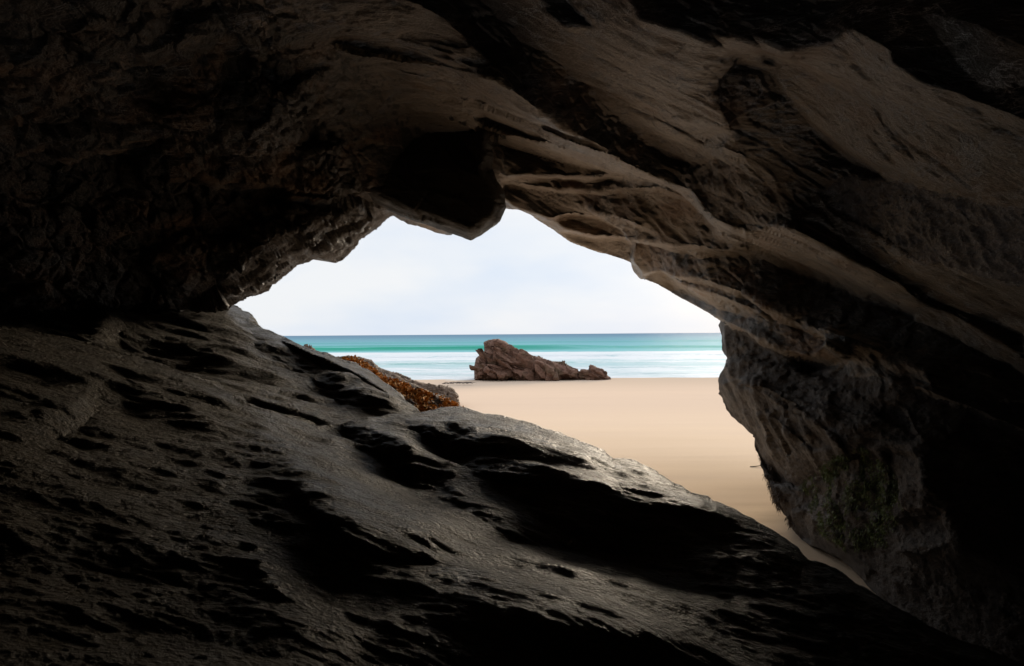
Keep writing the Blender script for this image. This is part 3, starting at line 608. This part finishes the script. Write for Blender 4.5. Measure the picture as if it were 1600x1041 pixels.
s2, S2 = slab('rock_slab', REAR, -.22, FR, 'rear rock slab rising to a sharp ridge on the left below the sky', M_slab, (-60, 800, 420, 900), 2, RINGS, amp=.9)

# ------------------------------------------------------------------ free-standing rocks: traced outline, own depth, round thickness
def rock(name, outline, Ybase, thick, mat, label, cat, seed, step=1.2, r=2.0, lean=0.0, dsc=3.0, damp=.12, group=None, tilt=0.0, flat=.8):
    poly = rough(outline, r, step=3, seed=seed); lo = poly.min(0) - 4; hi = poly.max(0) + 4
    px, py = np.meshgrid(np.arange(lo[0], hi[0], step), np.arange(lo[1], hi[1], step)); s, nx, ny = sdist(px.ravel(), py.ravel(), poly)
    s = s.reshape(px.shape); px2, py2, ins = cut(px, py, s, nx.reshape(px.shape), ny.reshape(px.shape), step * .75)
    dep = np.clip(-s, 0, None); R0 = max(dep.max() * flat, 1); prof = np.sqrt(np.clip(1 - (1 - np.clip(dep / R0, 0, 1)) ** 2, 0, 1))
    yb = hi[1]; back = lean * (yb - py2) / F * Ybase + tilt * (px2 - lo[0]) / F * Ybase
    D = rays(px2, py2); Fq = grid_faces(*px.shape); ok = ins[:-1, :-1] & ins[1:, :-1] & ins[1:, 1:] & ins[:-1, 1:]; F_ = Fq[ok]
    Yf = Ybase + back - prof * thick * .5; Pf = CAM + D * Yf[..., None]; N = grid_normals(Pf); p = Pf.reshape(-1, 3)
    d = (damp * blocky(bed(p), (dsc * .3, dsc, dsc * 1.3), seed, 1.4, .12) + damp * .45 * blocky(bed(p), (dsc * .9, dsc * 2.6, dsc * 3.4), seed + 1, 1.4, .1) + damp * .5 * terrace(fbm(bed(p), 4, (dsc * .4, dsc * 1.5, dsc * 2), seed + 2), 5, .85)) * np.clip(prof * 1.4, .12, 1).ravel()
    Pf = Pf + (d[:, None] * N.reshape(-1, 3)).reshape(Pf.shape)
    Pb = CAM + D * (Ybase + back + prof * thick * .5)[..., None]; pb = Pb.reshape(-1, 3)
    pb = pb + (damp * blocky(pb, (dsc,) * 3, seed + 5) * np.clip(prof * 1.4, 0, 1).ravel())[:, None] * np.array([0, 1, .2])
    V = Pf.reshape(-1, 3); n = len(V); E = boundary(F_); VV = np.concatenate([V, pb]); FF = np.concatenate([F_, F_[:, ::-1] + n, np.stack([E[:, 1], E[:, 0], E[:, 0] + n, E[:, 1] + n], 1)])
    VV, FF = compact(VV, FF); base = VV[VV[:, 2].argmin()]
    return tag(to_mesh(name, VV, FF, mat, origin=(VV[:, 0].mean(), Ybase, VV[:, 2].min())), label, cat, group), (V, F_, px2, py2)
rock('sea_stack', [(741,596),(741,575),(744,560),(752,552),(757,550),(756,535),(764,531),(778,530),(790,534),(800,543),(812,547),(822,549),(833,556),(848,560),(862,567),(880,568),(892,573),(903,578),(908,590),(906,597),(820,598)],
     33.4, 3.6, M_stack, 'tall reddish brown rock standing at the water line', 'rock', 61, step=.75, r=1.3, dsc=1.3, damp=.42, lean=.3)
rock('shore_rock', [(902,597),(903,585),(908,577),(919,578),(922,572),(932,574),(942,577),(948,585),(954,590),(954,597)], 33.0, 1.4, M_stack,
     'low brown boulder at the right foot of the tall rock', 'rock', 62, step=.75, r=.8, dsc=2.2, damp=.2)
rock('shore_rock', [(466,556),(470,545),(478,539),(488,543),(499,552),(512,575),(530,634),(440,634)], 20, 3.0, M_brown,
     'small brown rock tip poking above the left ridge against the sea', 'rock', 63, step=1, r=.8, dsc=3, damp=.15)
weed_rock, WR = rock('seaweed_rock', [(485,700),(500,620),(520,565),(526,557),(545,556),(560,559),(580,572),(600,583),(625,592),(650,602),(680,614),(700,624),(718,634),(724,650),(740,785),(620,792),(500,792)], 8.4, 1.3, M_brown,
     'low rock draped in orange seaweed behind the foreground slabs', 'rock', 64, step=1.6, r=1.5, dsc=5, damp=.09, lean=.9)
rock('boulder', [(540,600),(545,562),(560,558),(580,562),(592,575),(620,583),(640,592),(662,600),(672,602),(690,602),(706,607),(716,617),(718,626),(720,636),(600,640),(530,638)], 20.0, 3.0, M_brown,
     'bare brown boulder half hidden behind the seaweed rock', 'rock', 65, step=1.0, r=1.2, dsc=2.2, damp=.2)

# hanging block in the mouth
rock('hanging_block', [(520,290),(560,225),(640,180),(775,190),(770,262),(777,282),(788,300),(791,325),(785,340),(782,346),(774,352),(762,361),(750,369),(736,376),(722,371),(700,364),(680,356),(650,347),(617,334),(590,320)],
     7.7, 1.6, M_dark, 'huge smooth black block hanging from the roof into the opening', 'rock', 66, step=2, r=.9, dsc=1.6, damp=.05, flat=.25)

# ------------------------------------------------------------------ weed, moss, driftwood
def leaf_mat(name, stops, rough_=.5):
    t = NT(name); col = t.ramp(t.noise(t.map((1, 1, 1)), 14, 3, .6), stops); t.set(t.p, 'Base Color', col); t.p.inputs['Roughness'].default_value = rough_
    return t.m
M_weed = leaf_mat('bladderwrack', [(.3, (.12, .06, .03)), (.42, (.50, .23, .05)), (.55, (.72, .36, .08)), (.68, (.2, .13, .13)), (.8, (.3, .25, .26))], .8)
M_moss = leaf_mat('green_weed', [(.3, (.06, .08, .03)), (.55, (.16, .22, .06)), (.75, (.27, .32, .12))], .5)
M_beard = leaf_mat('brown_weed', [(.3, (.03, .022, .018)), (.7, (.10, .07, .05))], .45)
M_wood = leaf_mat('driftwood', [(.3, (.10, .07, .05)), (.7, (.2, .15, .11))], .8)
def scatter(name, src, poly, count, length, width, droop, mat, label, cat, seed, spread=1.0, kind='stuff', clump=0.0):
    V, Fq, fx_, fy_ = src; rg = np.random.default_rng(seed); C = V[Fq].mean(1); A = C - CAM
    if fx_ is None: pr = A @ np.stack([rt, up, fw], 1); fx_ = 800 + F * pr[:, 0] / pr[:, 2]; fy_ = 520.5 - F * pr[:, 1] / pr[:, 2]
    m = np.where(sdist(fx_, fy_, poly)[0] < 0)[0]
    if clump: m = m[fbm(C[m], 3, (5,) * 3, seed) > clump]
    e1 = V[Fq[m, 2]] - V[Fq[m, 0]]; e2 = V[Fq[m, 3]] - V[Fq[m, 1]]; n = np.cross(e1, e2); ar = np.linalg.norm(n, axis=1); n /= ar[:, None] + 1e-12
    n *= -np.sign((n * (C[m] - CAM)).sum(1))[:, None]
    i = rg.choice(len(m), count, p=ar / ar.sum()); c = C[m][i] + rg.normal(size=(count, 3)) * .01; nn = n[i]
    d = unit(nn * .7 + rg.normal(size=(count, 3)) * spread * .6 + np.array([0, 0, -droop])); L = length * rg.uniform(.5, 1.3, (count, 1)); W = width * rg.uniform(.6, 1.3, (count, 1))
    sd_ = unit(np.cross(d, rg.normal(size=(count, 3)))); b0 = c - nn * .012; m1 = c + d * L * .5 + nn * L * .12; t1 = c + d * L + np.array([0, 0, -1]) * L * droop * .35
    Vv = np.stack([b0 - sd_ * W * .5, b0 + sd_ * W * .5, m1 + sd_ * W, m1 - sd_ * W, t1 + sd_ * W * .35, t1 - sd_ * W * .35], 1).reshape(-1, 3)
    k = np.arange(count)[:, None] * 6; FF = np.concatenate([k + np.array([0, 1, 2, 3]), k + np.array([3, 2, 4, 5])])
    return tag(to_mesh(name, Vv, FF, mat, smooth=False), label, cat, kind=kind)
wsrc = (WR[0], WR[1], None, None)
scatter('seaweed', wsrc, [(530,560),(560,562),(600,590),(640,605),(690,622),(722,640),(720,660),(600,650),(560,600)], 6000, .08, .022, .35, M_weed, 'orange and purple brown bladderwrack covering the low rock', 'seaweed', 3, clump=-.08)
scatter('moss', MOSS_SRC, [(1250,760),(1300,715),(1350,695),(1400,735),(1410,790),(1390,850),(1330,865),(1280,830)], 8000, .026, .003, .9, M_moss, 'patch of green weed low on the right buttress', 'moss', 4, clump=-.07)
scatter('hanging_seaweed', MOSS_SRC, [(1180,705),(1205,725),(1225,770),(1240,820),(1225,830),(1205,790),(1190,750)], 1600, .045, .003, 1.2, M_beard, 'fringe of dark brown weed hanging from the left edge of the buttress', 'seaweed', 5, clump=-.1)
def tube(path, rad, mat, name, label=None, cat=None, kind=None, sides=6):
    P_ = np.array(path, float); T_ = unit(np.gradient(P_, axis=0)); a = unit(np.cross(T_, [0.1, .3, 1])); b = np.cross(T_, a); an = np.linspace(0, 2 * math.pi, sides + 1)[:-1]
    rr_ = rad * np.linspace(1, .4, len(P_))[:, None, None]
    V = P_[:, None] + (a[:, None] * np.cos(an)[None, :, None] + b[:, None] * np.sin(an)[None, :, None]) * rr_
    I = np.arange(len(P_) * sides).reshape(len(P_), sides); J = np.roll(I, -1, 1)
    return V.reshape(-1, 3), np.stack([I[:-1], J[:-1], J[1:], I[1:]], -1).reshape(-1, 4)
def sandpt(px_, py_):
    d = rays(px_, py_); return CAM + d * (2.5 / -d[2])
q = sandpt(1184, 730); Vt, Ft = tube([q + np.array([x, 0, .02 + .015 * math.sin(x * 9)]) for x in np.linspace(-.14, .16, 8)], .012, M_wood, 'stick')
V2, F2 = tube([q + np.array([.05 + x * .5, .02, .02 + x]) for x in np.linspace(0, .06, 4)], .007, M_wood, 's')
tag(to_mesh('driftwood_stick', np.concatenate([Vt, V2]), np.concatenate([Ft, F2 + len(Vt)]), M_wood), 'thin dark driftwood stick lying on the sand by the buttress', 'driftwood')
def clump(name, px_, py_, wx_, wy_, hz, mat, label, cat, seed):
    q = sandpt(px_, py_); rg = np.random.default_rng(seed); VV = []; FF = []; n = 0
    for k in range(26):
        c = q + np.array([rg.uniform(-wx_, wx_), rg.uniform(-wy_, wy_), .0]); L = rg.uniform(.12, .35) * wx_; an = rg.uniform(-.4, .4)
        path = [c + np.array([math.cos(an) * t_ * L, math.sin(an) * t_ * L, hz * (1 - t_ * t_) * rg.uniform(.6, 1)]) for t_ in np.linspace(-1, 1, 6)]
        v, f = tube(path, hz * .35, mat, ''); VV.append(v); FF.append(f + n); n += len(v)
    return tag(to_mesh(name, np.concatenate(VV), np.concatenate(FF), mat), label, cat)
clump('stranded_kelp', 716, 599, .75, .35, .05, M_beard, 'dark strip of kelp stranded on the flat sand left of the tall rock', 'seaweed', 8)
rg = np.random.default_rng(9); VV = []; FF = []; n = 0
for k in range(9):
    q = at(1258 + rg.uniform(-12, 14), 642 + rg.uniform(-8, 8), 6.25); an = rg.uniform(.3, 2.6); L = rg.uniform(.08, .16)
    path = [q + np.array([math.cos(an) * t_ * L, -.03 * t_, math.sin(an) * t_ * L + .02 * math.sin(t_ * 5 + k)]) for t_ in np.linspace(-.5, 1, 8)]
    v, f = tube(path, .0035, M_wood, ''); VV.append(v); FF.append(f + n); n += len(v)
tag(to_mesh('dry_twigs', np.concatenate(VV), np.concatenate(FF), M_wood), 'tangle of pale dry twigs caught on the buttress', 'twigs')
